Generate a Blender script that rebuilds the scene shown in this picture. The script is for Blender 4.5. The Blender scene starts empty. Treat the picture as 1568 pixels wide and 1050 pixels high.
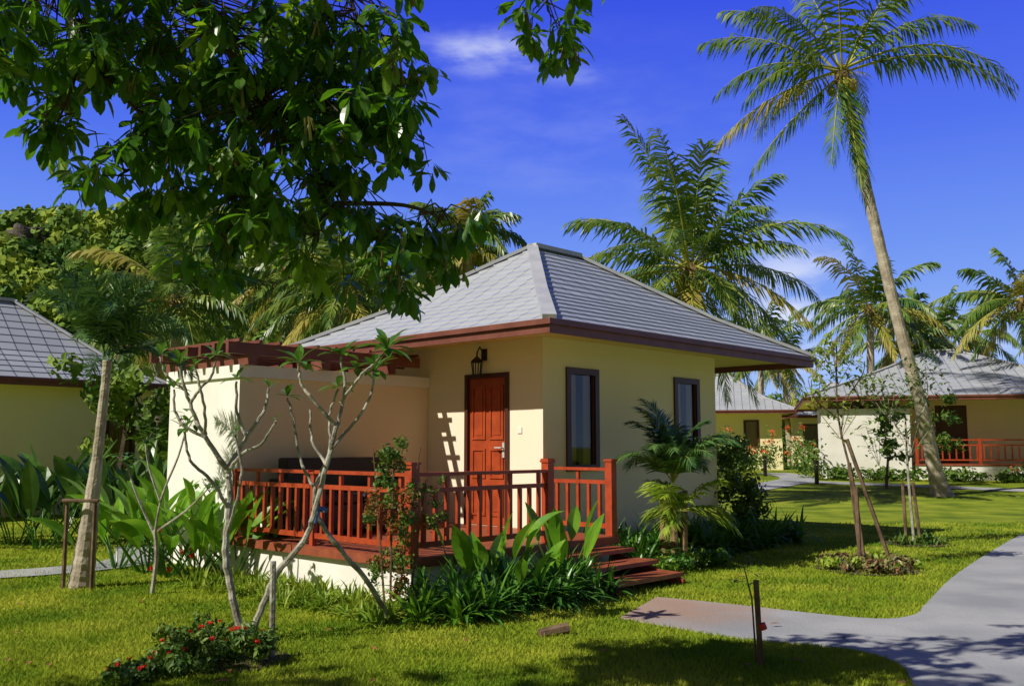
import bpy, math, random
import numpy as np
from mathutils import Vector, Matrix
random.seed(7); rng=np.random.default_rng(7)
R=random.uniform
Z=Vector((0,0,1))
scn=bpy.context.scene
col=scn.collection

# ------------------------------------------------------------------ materials
def mat(name,c1,c2=None,scale=3.0,rough=.6,bump=0,bscale=30,trans=0,spec=.4,c3=None,detail=4,tcol=None,coord='Object'):
    m=bpy.data.materials.new(name); m.use_nodes=True
    nt=m.node_tree; N=nt.nodes; Lk=nt.links
    b=N['Principled BSDF']; out=N['Material Output']
    b.inputs['Roughness'].default_value=rough
    b.inputs['Specular IOR Level'].default_value=spec
    b.inputs['Base Color'].default_value=(*c1,1)
    tc=N.new('ShaderNodeTexCoord'); csock=None
    if c2:
        n=N.new('ShaderNodeTexNoise'); n.inputs['Scale'].default_value=scale; n.inputs['Detail'].default_value=detail
        Lk.new(tc.outputs[coord],n.inputs['Vector'])
        r=N.new('ShaderNodeValToRGB'); r.color_ramp.elements[0].position=.36; r.color_ramp.elements[1].position=.64
        r.color_ramp.elements[0].color=(*c1,1); r.color_ramp.elements[1].color=(*c2,1)
        if c3:
            e=r.color_ramp.elements.new(.5); e.color=(*c3,1)
        Lk.new(n.outputs['Fac'],r.inputs['Fac']); csock=r.outputs['Color']
        Lk.new(csock,b.inputs['Base Color'])
    if bump:
        n2=N.new('ShaderNodeTexNoise'); n2.inputs['Scale'].default_value=bscale; n2.inputs['Detail'].default_value=6
        Lk.new(tc.outputs[coord],n2.inputs['Vector'])
        bp=N.new('ShaderNodeBump'); bp.inputs['Strength'].default_value=bump; bp.inputs['Distance'].default_value=.02
        Lk.new(n2.outputs['Fac'],bp.inputs['Height']); Lk.new(bp.outputs['Normal'],b.inputs['Normal'])
    if trans:
        t=N.new('ShaderNodeBsdfTranslucent'); mx=N.new('ShaderNodeMixShader'); mx.inputs[0].default_value=trans
        if csock is not None and tcol is None: Lk.new(csock,t.inputs['Color'])
        else: t.inputs['Color'].default_value=(*(tcol or c1),1)
        Lk.new(b.outputs[0],mx.inputs[1]); Lk.new(t.outputs[0],mx.inputs[2]); Lk.new(mx.outputs[0],out.inputs['Surface'])
    return m

M={}
M['lawn']=mat('lawn_turf',(.11,.17,.012),(.29,.33,.03),1.1,.95,.8,60,c3=(.19,.25,.018),detail=9,spec=.1)
M['grass']=mat('grass_blades',(.15,.27,.015),(.46,.50,.05),.9,.85,trans=.35,c3=(.29,.38,.025),detail=9,spec=.15)
M['concrete']=mat('path_concrete',(.26,.27,.29),(.38,.385,.395),.9,.9,.35,40,detail=10)
M['soil']=mat('soil',(.05,.035,.02),(.09,.06,.035),8,.95,.8,30)
M['wall']=mat('wall_paint_cream',(.87,.79,.62),(.83,.75,.58),.8,.8,.12,120,detail=8)
M['wally']=mat('wall_paint_shaded_yellow',(.90,.79,.49),(.86,.75,.46),.7,.8,.12,120,detail=8)  # side wall's warm shaded look put into the colour, yellower than the cream
M['wallshade']=mat('wall_paint_shaded_tan',(.87,.71,.50),(.83,.67,.46),.7,.8,.12,120,detail=8)  # warm shade tone painted in for the bathroom wall's unlit face
M['white']=mat('plinth_white',(.87,.85,.79),(.78,.75,.68),1.5,.8,.12,80,detail=8)
M['soffit']=mat('soffit_paint',(.85,.68,.26),rough=.8)
M['fascia']=mat('fascia_brown',(.20,.065,.045),(.15,.045,.03),4,.5)
M['red']=mat('wood_stain_red',(.44,.065,.02),(.32,.045,.015),9,.42,.15,60)
M['deck']=mat('deck_wood',(.34,.085,.04),(.24,.06,.03),7,.5,.2,60)
M['door']=mat('door_wood',(.42,.07,.02),(.31,.05,.015),6,.38,.1,60)
M['frame']=mat('window_frame_brown',(.07,.024,.014),rough=.4)
M['curtain']=mat('curtain',(.88,.70,.36),rough=.9,trans=.3)
M['dark']=mat('dark_interior',(.02,.018,.015),rough=.9)
M['metal']=mat('lamp_black_metal',(.015,.012,.01),rough=.35)
M['steel']=mat('steel',(.5,.5,.48),rough=.25)
M['sofa']=mat('wicker_dark',(.012,.010,.010),(.025,.02,.018),40,.5,.3,80)
M['bark']=mat('palm_bark',(.30,.25,.19),(.50,.44,.35),5,.9,.8,25)
M['barkd']=mat('palm_bark_shaft',(.16,.10,.05),(.30,.20,.08),8,.9,.8,25)
M['frangi']=mat('frangipani_bark',(.44,.42,.35),(.20,.18,.14),9,.85,.6,30)
M['treebark']=mat('tree_bark',(.06,.04,.025),(.10,.07,.045),8,.9,.8,25)
M['stake']=mat('stake_wood',(.20,.13,.08),(.10,.06,.035),8,.85,.4,40)
M['frond']=mat('palm_frond',(.055,.14,.025),(.21,.29,.045),1.6,.38,trans=.28,spec=.5,c3=(.12,.21,.03))
M['frondy']=mat('palm_frond_yellow',(.33,.34,.05),(.48,.38,.09),1.5,.5,trans=.3)
M['frondd']=mat('palm_frond_deep',(.045,.12,.035),(.11,.22,.05),1.5,.4,trans=.2)
M['rachis']=mat('frond_rib',(.34,.35,.06),rough=.5)
M['nut']=mat('coconut_green',(.25,.28,.03),(.38,.24,.05),6,.4)
M['canopy']=mat('canopy_leaf',(.036,.105,.012),(.08,.185,.018),2.5,.33,trans=.38,spec=.5,tcol=(.14,.36,.012))
M['canopyb']=mat('canopy_leaf_young',(.12,.24,.02),(.20,.32,.03),2.5,.35,trans=.42,tcol=(.30,.50,.02))
M['pod']=mat('seed_pod',(.20,.18,.04),(.13,.10,.03),9,.5)
M['frleaf']=mat('frangipani_leaf',(.07,.19,.02),(.15,.30,.03),5,.35,trans=.3)
M['broad']=mat('broad_leaf',(.11,.30,.015),(.24,.45,.03),4,.32,trans=.4,spec=.5)
M['broadd']=mat('broad_leaf_dark',(.035,.10,.02),(.08,.17,.025),4,.32,trans=.2)
M['strap']=mat('strap_leaf',(.04,.14,.018),(.11,.27,.03),4,.32,trans=.25)
M['lime']=mat('lime_leaf',(.20,.34,.025),(.36,.45,.05),5,.5,trans=.35)
M['shrub']=mat('shrub_leaf',(.05,.13,.015),(.16,.25,.03),6,.5,trans=.25)
M['shrubr']=mat('shrub_leaf_red',(.30,.07,.02),(.16,.16,.03),9,.5,trans=.2)
M['croton']=mat('croton_leaf',(.24,.09,.05),(.36,.30,.11),14,.5,c3=(.09,.12,.03))
M['flower']=mat('flower_red',(.75,.02,.012),rough=.5,trans=.2)
M['orange']=mat('flower_orange',(.80,.12,.02),rough=.5,trans=.2)
M['bglt']=mat('tree_foliage_far',(.045,.125,.015),(.21,.31,.03),1.0,.7,trans=.22,detail=5)
M['hillt']=mat('hill_forest_foliage',(.05,.13,.010),(.33,.40,.03),.16,.8,trans=.12,c3=(.15,.25,.018),detail=5)
M['hillg']=mat('hill_ground',(.02,.045,.010),(.05,.08,.015),.05,.9)
M['rock']=mat('rock',(.12,.10,.085),(.05,.042,.036),.5,.9,.8,1)
M['dead']=mat('fallen_leaf',(.34,.12,.03),(.18,.08,.03),9,.7)
M['tie']=mat('tie_ribbon',(.6,.05,.04),rough=.6)
M['tieb']=mat('tie_ribbon_blue',(.06,.12,.35),rough=.6)
def stain():
    m=M['concrete']; nt=m.node_tree; N=nt.nodes; L=nt.links; b=N['Principled BSDF']
    src=b.inputs['Base Color'].links[0].from_socket
    tc=N.new('ShaderNodeTexCoord'); s=N.new('ShaderNodeVectorMath'); s.operation='DISTANCE'; s.inputs[1].default_value=(1.3,9.1,0)
    n=N.new('ShaderNodeTexNoise'); n.inputs['Scale'].default_value=2.5; n.inputs['Detail'].default_value=6; L.new(tc.outputs['Object'],n.inputs['Vector'])
    L.new(tc.outputs['Object'],s.inputs[0]); a=N.new('ShaderNodeMath'); a.operation='MULTIPLY_ADD'; a.inputs[1].default_value=1.1; L.new(n.outputs['Fac'],a.inputs[0]); L.new(s.outputs['Value'],a.inputs[2])
    r=N.new('ShaderNodeMapRange'); r.inputs[1].default_value=1.9; r.inputs[2].default_value=1.0; r.inputs[3].default_value=0; r.inputs[4].default_value=.7; L.new(a.outputs[0],r.inputs[0])
    mx=N.new('ShaderNodeMix'); mx.data_type='RGBA'; L.new(r.outputs[0],mx.inputs['Factor']); L.new(src,mx.inputs['A']); mx.inputs['B'].default_value=(.38,.22,.14,1); L.new(mx.outputs['Result'],b.inputs['Base Color'])
stain()

def roofmat():
    m=bpy.data.materials.new('roof_shingle'); m.use_nodes=True; nt=m.node_tree; N=nt.nodes; L=nt.links
    b=N['Principled BSDF']; b.inputs['Roughness'].default_value=.42
    uv=N.new('ShaderNodeUVMap'); uv.uv_map='UVMap'
    br=N.new('ShaderNodeTexBrick'); br.inputs['Color1'].default_value=(.42,.44,.49,1); br.inputs['Color2'].default_value=(.37,.39,.44,1)
    br.inputs['Mortar'].default_value=(.07,.07,.10,1); br.inputs['Scale'].default_value=1; br.offset=0
    br.inputs['Brick Width'].default_value=.36; br.inputs['Row Height'].default_value=1.0
    br.inputs['Mortar Size'].default_value=.014; br.inputs['Mortar Smooth'].default_value=.2
    L.new(uv.outputs[0],br.inputs['Vector'])
    n=N.new('ShaderNodeTexNoise'); n.inputs['Scale'].default_value=1.2; n.inputs['Detail'].default_value=8
    tc=N.new('ShaderNodeTexCoord'); L.new(tc.outputs['Object'],n.inputs['Vector'])
    r=N.new('ShaderNodeMapRange'); r.inputs[3].default_value=.88; r.inputs[4].default_value=1.1
    L.new(n.outputs['Fac'],r.inputs[0])
    mx=N.new('ShaderNodeVectorMath'); mx.operation='SCALE'
    L.new(br.outputs['Color'],mx.inputs[0]); L.new(r.outputs[0],mx.inputs['Scale']); L.new(mx.outputs[0],b.inputs['Base Color'])
    return m
M['roof']=roofmat()
M['ridge']=mat('ridge_cap',(.46,.47,.50),(.38,.39,.42),3,.5)
def glassmat():
    m=bpy.data.materials.new('window_glass'); m.use_nodes=True; nt=m.node_tree; N=nt.nodes; L=nt.links
    g=N.new('ShaderNodeBsdfGlossy'); g.inputs['Roughness'].default_value=.03; g.inputs['Color'].default_value=(.9,.9,.9,1)
    t=N.new('ShaderNodeBsdfTransparent'); t.inputs['Color'].default_value=(.75,.75,.7,1)
    fr=N.new('ShaderNodeFresnel'); fr.inputs['IOR'].default_value=1.5
    mx=N.new('ShaderNodeMixShader'); L.new(fr.outputs[0],mx.inputs[0]); L.new(t.outputs[0],mx.inputs[1]); L.new(g.outputs[0],mx.inputs[2])
    L.new(mx.outputs[0],N['Material Output'].inputs['Surface']); return m
M['glass']=glassmat()

# ------------------------------------------------------------------ mesh builder
class MB:
    def __init__(s): s.v=[]; s.f=[]; s.m=[]; s.uv=None
    def box(s,x0,x1,y0,y1,z0,z1,mi=0):
        b=len(s.v)
        s.v+=[(x0,y0,z0),(x1,y0,z0),(x1,y1,z0),(x0,y1,z0),(x0,y0,z1),(x1,y0,z1),(x1,y1,z1),(x0,y1,z1)]
        for f in ((0,3,2,1),(4,5,6,7),(0,1,5,4),(1,2,6,5),(2,3,7,6),(3,0,4,7)):
            s.f.append(tuple(b+i for i in f)); s.m.append(mi)
    def poly(s,pts,mi=0):
        b=len(s.v); s.v+=[tuple(p) for p in pts]; s.f.append(tuple(range(b,b+len(pts)))); s.m.append(mi)
    def tube(s,pts,rad,n=7,mi=0,cap=True):
        pts=[Vector(p) for p in pts]; b=len(s.v)
        for i,p in enumerate(pts):
            d=(pts[min(i+1,len(pts)-1)]-pts[max(i-1,0)]).normalized()
            a=d.cross(Vector((.31,.95,.1))).normalized(); c=d.cross(a)
            r=rad[i] if hasattr(rad,'__len__') else rad
            for k in range(n):
                t=2*math.pi*k/n; s.v.append(tuple(p+a*(r*math.cos(t))+c*(r*math.sin(t))))
        for i in range(len(pts)-1):
            for k in range(n):
                k2=(k+1)%n; s.f.append((b+i*n+k,b+i*n+k2,b+(i+1)*n+k2,b+(i+1)*n+k)); s.m.append(mi)
        if cap:
            e=b+(len(pts)-1)*n
            s.f.append(tuple(e+k for k in range(n))); s.m.append(mi)
            s.f.append(tuple(b+n-1-k for k in range(n))); s.m.append(mi)
    def beam(s,p,q,w,h,mi=0):
        p=Vector(p);q=Vector(q);d=(q-p).normalized();a=d.cross(Z)
        a=a.normalized() if a.length>1e-4 else Vector((1,0,0)); c=a.cross(d)
        b=len(s.v)
        for o in (p,q):
            for (i,j) in ((-1,-1),(1,-1),(1,1),(-1,1)): s.v.append(tuple(o+a*(i*w/2)+c*(j*h/2)))
        for f in ((0,1,2,3),(7,6,5,4),(0,4,5,1),(1,5,6,2),(2,6,7,3),(3,7,4,0)):
            s.f.append(tuple(b+i for i in f)); s.m.append(mi)
    def blade(s,p,d,L,w,droop=.6,segs=4,mi=0,fold=.25,pk=1.0,roll=None):
        p=Vector(p); d=Vector(d).normalized(); side=d.cross(Z)
        if side.length<.05: side=Vector((R(-1,1),R(-1,1),0))
        side.normalize()
        if roll: side=Matrix.Rotation(roll,3,d)@side
        b=len(s.v)
        for i in range(segs+1):
            t=i/segs
            ww=w*.5*max(math.sin(math.pi*(t*.93+.05)**pk),.03)
            up=side.cross(d)
            s.v+=[tuple(p-side*ww+up*(fold*ww)),tuple(p),tuple(p+side*ww+up*(fold*ww))]
            p=p+d*(L/segs); d=(d-Z*(droop/segs)).normalized()
        for i in range(segs):
            a=b+i*3
            s.f+=[(a,a+1,a+4,a+3),(a+1,a+2,a+5,a+4)]; s.m+=[mi,mi]
    def cloud(s,c,r,n,size,mi=0,shell=.55,asp=.5,flat=.5):
        c=np.array(c,float); r=np.array(r if hasattr(r,'__len__') else (r,r,r),float)
        d=rng.normal(size=(n,3)); d/=np.linalg.norm(d,axis=1)[:,None]
        rad=(shell+(1-shell)*rng.random(n))*(1+.12*rng.normal(size=n))
        p=c+d*rad[:,None]*r
        nn=d+flat*rng.normal(size=(n,3)); nn/=np.linalg.norm(nn,axis=1)[:,None]
        t=np.cross(nn,rng.normal(size=(n,3))); t/=np.linalg.norm(t,axis=1)[:,None]
        u=np.cross(nn,t); sz=size*(.6+.8*rng.random(n))[:,None]
        q=np.stack([p-t*sz*.5,p+u*sz*asp*.5+nn*sz*.06,p+t*sz*.5,p-u*sz*asp*.5+nn*sz*.06],1).reshape(-1,3)
        b=len(s.v); s.v+=[tuple(x) for x in q.tolist()]
        s.f+=[(b+4*i,b+4*i+1,b+4*i+2,b+4*i+3) for i in range(n)]; s.m+=[mi]*n
    def build(s,name,mats,parent=None,smooth=False,uv=None,loc=None):
        me=bpy.data.meshes.new(name); me.from_pydata(s.v,[],s.f)
        for m in mats: me.materials.append(M[m])
        me.polygons.foreach_set('material_index',s.m)
        if smooth: me.polygons.foreach_set('use_smooth',[True]*len(s.f))
        if uv is not None:
            l=me.uv_layers.new(name='UVMap'); l.data.foreach_set('uv',[c for p in uv for c in p])
        me.update(); o=bpy.data.objects.new(name,me); col.objects.link(o)
        if parent: o.parent=parent
        if loc: o.location=loc
        return o
def empty(name,loc,rot=0):
    e=bpy.data.objects.new(name,None); e.location=loc; e.rotation_euler=(0,0,rot); col.objects.link(e); return e
def npmesh(name,v,f,mats,k):
    me=bpy.data.meshes.new(name); me.vertices.add(len(v)); me.vertices.foreach_set('co',v.astype(np.float32).ravel())
    nf=len(f); me.loops.add(nf*k); me.loops.foreach_set('vertex_index',f.astype(np.int32).ravel())
    me.polygons.add(nf); me.polygons.foreach_set('loop_start',np.arange(0,nf*k,k,dtype=np.int32))
    me.polygons.foreach_set('loop_total',np.full(nf,k,dtype=np.int32))
    for m in mats: me.materials.append(M[m])
    me.update(calc_edges=True); o=bpy.data.objects.new(name,me); col.objects.link(o); return o

UX,UY=.687,.727
ROT=math.atan2(UY,UX); N0=(-.96,9.06)
def HW(u,v,z=0): return (N0[0]+UX*u-UY*v, N0[1]+UY*u+UX*v, z)
def gz(y):
    t=min(max((y-22)/14,0),1); return .4*t*t*(3-2*t)

# ------------------------------------------------------------------ ground
mb=MB(); ys=[-300,-20,0,10,20,22]+[22+i for i in range(1,16)]+[45,70,150,500,2500]
xs=[-2500,-300,-60,-20,0,20,60,300,2500]
for y in ys:
    for x in xs: mb.v.append((x,y,gz(y)))
nx=len(xs)
for j in range(len(ys)-1):
    for i in range(nx-1):
        mb.f.append((j*nx+i,j*nx+i+1,(j+1)*nx+i+1,(j+1)*nx+i)); mb.m.append(0)
mb.build('lawn_ground',['lawn'])

def slab(name,pts,h,m):
    mb=MB(); n=len(pts)
    top=[(x,y,gz(y)+h) for x,y in pts]; mb.poly(top)
    for i in range(n):
        j=(i+1)%n; mb.poly([top[j],top[i],(pts[i][0],pts[i][1],gz(pts[i][1])-.02),(pts[j][0],pts[j][1],gz(pts[j][1])-.02)])
    return mb.build(name,[m])
def crv(ps,n=5):
    o=[]
    for i in range(len(ps)-1):
        p0=ps[max(i-1,0)];p1=ps[i];p2=ps[i+1];p3=ps[min(i+2,len(ps)-1)]
        for k in range(n):
            t=k/n
            o.append(tuple(.5*((2*p1[c])+(-p0[c]+p2[c])*t+(2*p0[c]-5*p1[c]+4*p2[c]-p3[c])*t*t+(-p0[c]+3*p1[c]-3*p2[c]+p3[c])*t**3) for c in range(len(p1))))
    o.append(tuple(ps[-1])); return o
left=crv([(2.0,-3),(2.2,2),(2.35,4.4),(2.5,5.96),(2.68,6.7),(2.5,7.22),(1.75,7.66),(.95,8.5)])
up=crv([(1.45,9.65),(2.05,9.25),(3.05,8.5),(3.55,8.6),(4.0,9.3),(5.12,11.15),(6.9,13.8),(9.26,17.1),(12.5,21)])
right=crv([(14.5,20),(11.5,16),(8.5,11.5),(6.2,8),(5.3,5),(4.9,1),(4.8,-3)])
pathpoly=left+up+right
slab('garden_path',pathpoly,.012,'concrete')
def ribbon(name,pts,w,m):
    pts=crv(pts,6); mb=MB()
    for i in range(len(pts)-1):
        a=Vector(pts[i]);c=Vector(pts[i+1]);d=(c-a).normalized(); 
        d0=(Vector(pts[i])-Vector(pts[max(i-1,0)])); d0=(d0.normalized()+d).normalized() if d0.length>0 else d
        d1=(Vector(pts[min(i+2,len(pts)-1)])-c); d1=(d1.normalized()+d).normalized() if d1.length>0 else d
        n0=Vector((-d0.y,d0.x))*w/2; n1=Vector((-d1.y,d1.x))*w/2
        q=[a-n0,c-n1,c+n1,a+n0]; mb.poly([(p.x,p.y,gz(p.y)+.02) for p in q])
    mb.build(name,[m])
ribbon('garden_path',[(7,29),(8.6,31),(10.0,33.2),(10.6,36),(11,40)],1.3,'concrete')
ribbon('garden_path',[(10.0,32.0),(13,30.2),(17,28),(26,25)],1.0,'concrete')
ribbon('garden_path',[(-12,10.2),(-8.5,10.7),(-6,11.3),(-5.0,12.6),(-5.6,14.5)],.75,'concrete')

def inpoly(x,y,poly):
    c=np.zeros(len(x),bool); n=len(poly)
    for i in range(n):
        x1,y1=poly[i];x2,y2=poly[(i+1)%n]
        if y1==y2: continue
        k=((y1>y)!=(y2>y))&(x<(x2-x1)*(y-y1)/(y2-y1)+x1); c^=k
    return c
n=300000
yy=1/(1/4.6-rng.random(n)*(1/4.6-1/19)); xx=(rng.random(n)*2-1)*(yy*.62+.6)
ok=~inpoly(xx,yy,pathpoly)
uu=(xx-N0[0])*UX+(yy-N0[1])*UY; vv=-(xx-N0[0])*UY+(yy-N0[1])*UX
ok&=~((uu>0)&(uu<7.4)&(vv>-.0)&(vv<6))
xx=xx[ok];yy=yy[ok];n=len(xx)
h=(.012+.024*rng.random(n))*(1+yy*.02); a=rng.random(n)*6.283; w=.003*(yy*.22+.3)
ln=(rng.random((n,2))-.5)*1.8*h[:,None]
v=np.zeros((n,3,3)); v[:,0]=np.stack([xx-np.cos(a)*w,yy-np.sin(a)*w,0*xx],1); v[:,1]=np.stack([xx+np.cos(a)*w,yy+np.sin(a)*w,0*xx],1)
v[:,2]=np.stack([xx+ln[:,0],yy+ln[:,1],h],1)
npmesh('lawn_grass',v.reshape(-1,3),np.arange(3*n).reshape(-1,3),['grass'],3)

# ------------------------------------------------------------------ roof + houses
def hiproof(parent,x0,x1,y0,y1,prof,nc,name='roof'):
    half=min(x1-x0,y1-y0)/2
    def zk(k):
        return float(np.interp(k,[p[0] for p in prof],[p[1] for p in prof]))
    mb=MB(); uv=[]
    def ring(k,z): return [(x0+k,y0+k,z),(x1-k,y0+k,z),(x1-k,y1-k,z),(x0+k,y1-k,z)]
    ks=[half*i/nc for i in range(nc+1)]
    for i in range(nc):
        k0,k1=ks[i],min(ks[i+1],half-.0005); lip=.022
        A=ring(k0,zk(k0)+lip); B=ring(k1,zk(k1)); C=ring(k0,zk(k0)-.001)
        for e in range(4):
            e2=(e+1)%4; mb.poly([A[e],A[e2],B[e2],B[e]])
            ax=0 if e%2==0 else 1
            for q,vv_ in ((A[e],i+.03),(A[e2],i+.03),(B[e2],i+.97),(B[e],i+.97)): uv.append((q[ax]+20,vv_))
            mb.poly([C[e],C[e2],A[e2],A[e]])
            for q in range(4): uv.append((.1,.5))
    mb.build(name,['roof'],parent,uv=uv)
    mb=MB(); zt=zk(half)
    if (x1-x0)>(y1-y0): r0=(x0+half,y0+half,zt);r1=(x1-half,y0+half,zt)
    else: r0=(x0+half,y0+half,zt);r1=(x0+half,y1-half,zt)
    kk=[p[0] for p in prof if p[0]<half-.01]+[half]
    for cx,cy,sx,sy in ((x0,y0,1,1),(x1,y0,-1,1),(x1,y1,-1,-1),(x0,y1,1,-1)):
        for i in range(len(kk)-1):
            a=(cx+sx*kk[i],cy+sy*kk[i],zk(kk[i])+.03);b_=(cx+sx*kk[i+1],cy+sy*kk[i+1],zk(kk[i+1])+.03)
            mb.beam(a,b_,.17,.05)
    mb.beam((r0[0],r0[1],zt+.035),(r1[0]+.001,r1[1]+.001,zt+.035),.18,.07)
    mb.build('ridge_caps',['ridge'],parent)
    ze=prof[0][1]; mb=MB()
    t=.03
    mb.box(x0+.001,x1-.001,y0,y0+t,ze-.16,ze-.005); mb.box(x0+.001,x1-.001,y1-t,y1,ze-.16,ze-.005)
    mb.box(x0,x0+t,y0+t+.001,y1-t-.001,ze-.16,ze-.005); mb.box(x1-t,x1,y0+t+.001,y1-t-.001,ze-.16,ze-.005)
    mb.box(x0-.04,x1+.04,y0-.04,y0-.002,ze-.06,ze+.005); mb.box(x0-.04,x0-.002,y0-.001,y1+.04,ze-.06,ze+.005)
    mb.box(x1+.002,x1+.04,y0-.001,y1+.04,ze-.06,ze+.005)
    mb.build('fascia',['fascia'],parent)
    mb=MB(); mb.box(x0+t+.002,x1-t-.002,y0+t+.002,y1-t-.002,ze-.06,ze-.04); mb.build('soffit',['soffit'],parent)

def wallx(mb,x0,x1,yo,yi,z0,z1,ops,mi=0):
    x=x0
    for a,b_,zb,zt in sorted(ops):
        mb.box(x,a,yo,yi,z0,z1,mi)
        if zb>z0: mb.box(a,b_,yo,yi,z0,zb,mi)
        mb.box(a,b_,yo,yi,zt,z1,mi); x=b_
    mb.box(x,x1,yo,yi,z0,z1,mi)
def wally(mb,y0,y1,xo,xi,z0,z1,ops,mi=0):
    y=y0
    for a,b_,zb,zt in sorted(ops):
        mb.box(xo,xi,y,a,z0,z1,mi)
        if zb>z0: mb.box(xo,xi,a,b_,z0,zb,mi)
        mb.box(xo,xi,a,b_,zt,z1,mi); y=b_
    mb.box(xo,xi,y,y1,z0,z1,mi)
def windowx(parent,a,b_,zb,zt,yo,curt='l'):
    mb=MB(); f=.065
    mb.box(a-.02,a+f,yo-.03,yo+.06,zb-.02,zt+.02); mb.box(b_-f,b_+.02,yo-.03,yo+.06,zb-.02,zt+.02)
    mb.box(a+f,b_-f,yo-.03,yo+.06,zt-f,zt+.02); mb.box(a+f,b_-f,yo-.03,yo+.06,zb-.02,zb+f)
    i=a+f; j=b_-f
    mb.box(i,i+.03,yo-.005,yo+.04,zb+f,zt-f); mb.box(j-.03,j,yo-.005,yo+.04,zb+f,zt-f)
    mb.build('window_frame',['frame'],parent)
    mb=MB(); mb.poly([(i,yo+.02,zb+f),(j,yo+.02,zb+f),(j,yo+.02,zt-f),(i,yo+.02,zt-f)]); mb.build('window_glass',['glass'],parent)
    mb=MB(); n=26
    for k in range(n):
        x_=i+(j-i)*k/n; x2=i+(j-i)*(k+1)/n
        ya=yo+.065+.014*math.sin(k*1.9); yb=yo+.065+.014*math.sin((k+1)*1.9)
        if curt=='l' and 10<k<18: continue
        mb.poly([(x_,ya,zb),(x2,yb,zb),(x2,yb,zt),(x_,ya,zt)])
    mb.build('curtain',['curtain'],parent)

H=empty('bungalow_house',(N0[0],N0[1],0),ROT)
zw=2.955
mb=MB()
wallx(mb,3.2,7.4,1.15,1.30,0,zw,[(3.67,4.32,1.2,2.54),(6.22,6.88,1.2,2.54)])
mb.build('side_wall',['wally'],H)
mb=MB()
wally(mb,1.302,5.0,3.2,3.35,0,zw,[(1.75,2.59,.45,2.5)])
mb.box(3.352,7.4,4.85,5.0,0,zw); mb.box(7.25,7.4,1.302,4.848,0,zw); mb.box(3.197,3.1995,1.151,1.3015,0,zw)
mb.build('front_wall',['wall'],H)
mb=MB(); mb.box(3.36,7.24,1.31,4.84,.3,.35); mb.box(3.5,7.2,2.4,2.42,.36,2.9); mb.build('interior',['dark'],H)
windowx(H,3.67,4.32,1.2,2.54,1.15,'l'); windowx(H,6.22,6.88,1.2,2.54,1.15,'l')
mb=MB(); 
mb.box(.14,3.194,3.38,3.53,0,2.35,1); mb.box(.137,.29,3.532,5.15,0,2.35,0); mb.box(.292,3.194,5.0,5.15,0,2.35,0)
mb.box(.136,.1385,3.381,3.5315,0,2.35,0)
mb.box(.10,3.194,3.34,3.57,2.351,2.5,0); mb.box(.10,.33,3.572,5.19,2.351,2.5,0); mb.box(.332,3.194,4.96,5.19,2.351,2.5,0)
mb.build('bathroom_wall',['white','wallshade'],H)  # sunlit side coloured white, shaded side tan: lighting carried by the wall colours
mb=MB()
for x_ in (.22,1.3,2.4): mb.box(x_-.05,x_+.05,3.22,5.35,2.503,2.618)
for k in range(7):
    y_=3.26+k*.33; mb.box(-.12,2.9,y_-.03,y_+.03,2.62,2.76)
for x_ in np.linspace(0,2.8,11): mb.box(x_-.02,x_+.02,3.16,5.3,2.762,2.80)
mb.build('pergola',['fascia'],H)
mb=MB()
d0,d1=1.75,2.59
mb.box(3.17,3.27,d0,d0+.06,.45,2.5,1); mb.box(3.17,3.27,d1-.06,d1,.45,2.5,1); mb.box(3.17,3.27,d0+.06,d1-.06,2.44,2.5,1)
mb.box(3.215,3.255,d0+.06,d1-.06,.46,2.44,0)
ym=(d0+d1)/2
for (a,c) in ((d0+.12,ym-.04),(ym+.04,d1-.12)):
    for (zb,zt) in ((.58,.98),(1.08,1.48),(1.6,2.34)):
        mb.box(3.200,3.2145,a,c,zb,zb+.03); mb.box(3.200,3.2145,a,c,zt-.03,zt); mb.box(3.200,3.2145,a,a+.03,zb+.031,zt-.031); mb.box(3.200,3.2145,c-.03,c,zb+.031,zt-.031)
        mb.box(3.207,3.2145,a+.06,c-.06,zb+.06,zt-.06)
mb.build('door',['door','frame'],H)
mb=MB(); mb.box(3.195,3.2148,1.84,1.88,1.36,1.56); mb.tube([(3.2,1.86,1.49),(3.15,1.86,1.49),(3.15,1.98,1.49)],.011,6); mb.build('door_handle',['steel'],H)
mb=MB(); mb.box(3.187,3.198,1.52,1.60,1.68,1.76); mb.build('light_switch',['white'],H)
mb=MB(); lx,ly,lz=3.08,2.22,2.66
mb.box(3.18,3.199,ly-.05,ly+.05,lz+.02,lz+.18); mb.tube([(3.19,ly,lz+.12),(3.1,ly,lz+.2),(lx-.03,ly,lz+.12),(lx-.03,ly,lz+.05)],.012,6)
cx=lx-.03
mb.tube([(cx,ly,lz+.07),(cx,ly,lz+.0),(cx,ly,lz-.02)],[.015,.09,.095],6)
for k in range(6):
    t=k*math.pi/3; mb.tube([(cx+.075*math.cos(t),ly+.075*math.sin(t),lz-.02),(cx+.055*math.cos(t),ly+.055*math.sin(t),lz-.19)],.009,4)
mb.tube([(cx,ly,lz-.18),(cx,ly,lz-.215)],[.065,.04],6)
mb.build('wall_lantern',['metal'],H)
hiproof(H,2.3,9.06,.25,5.85,[(0,2.99),(1.15,3.60),(2.8,4.68)],17)
mb=MB()
mb.box(.07,3.19,.07,3.37,0,.355,0)
mb.build('deck_plinth',['white'],H)
mb=MB(); y_=.0
while y_<3.34:
    xr=3.26 if y_<1.1 else 3.19
    mb.box(.032,xr,y_+.003+.03*(y_==0),min(y_+.118,3.375),.40,.45); y_+=.121
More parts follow.
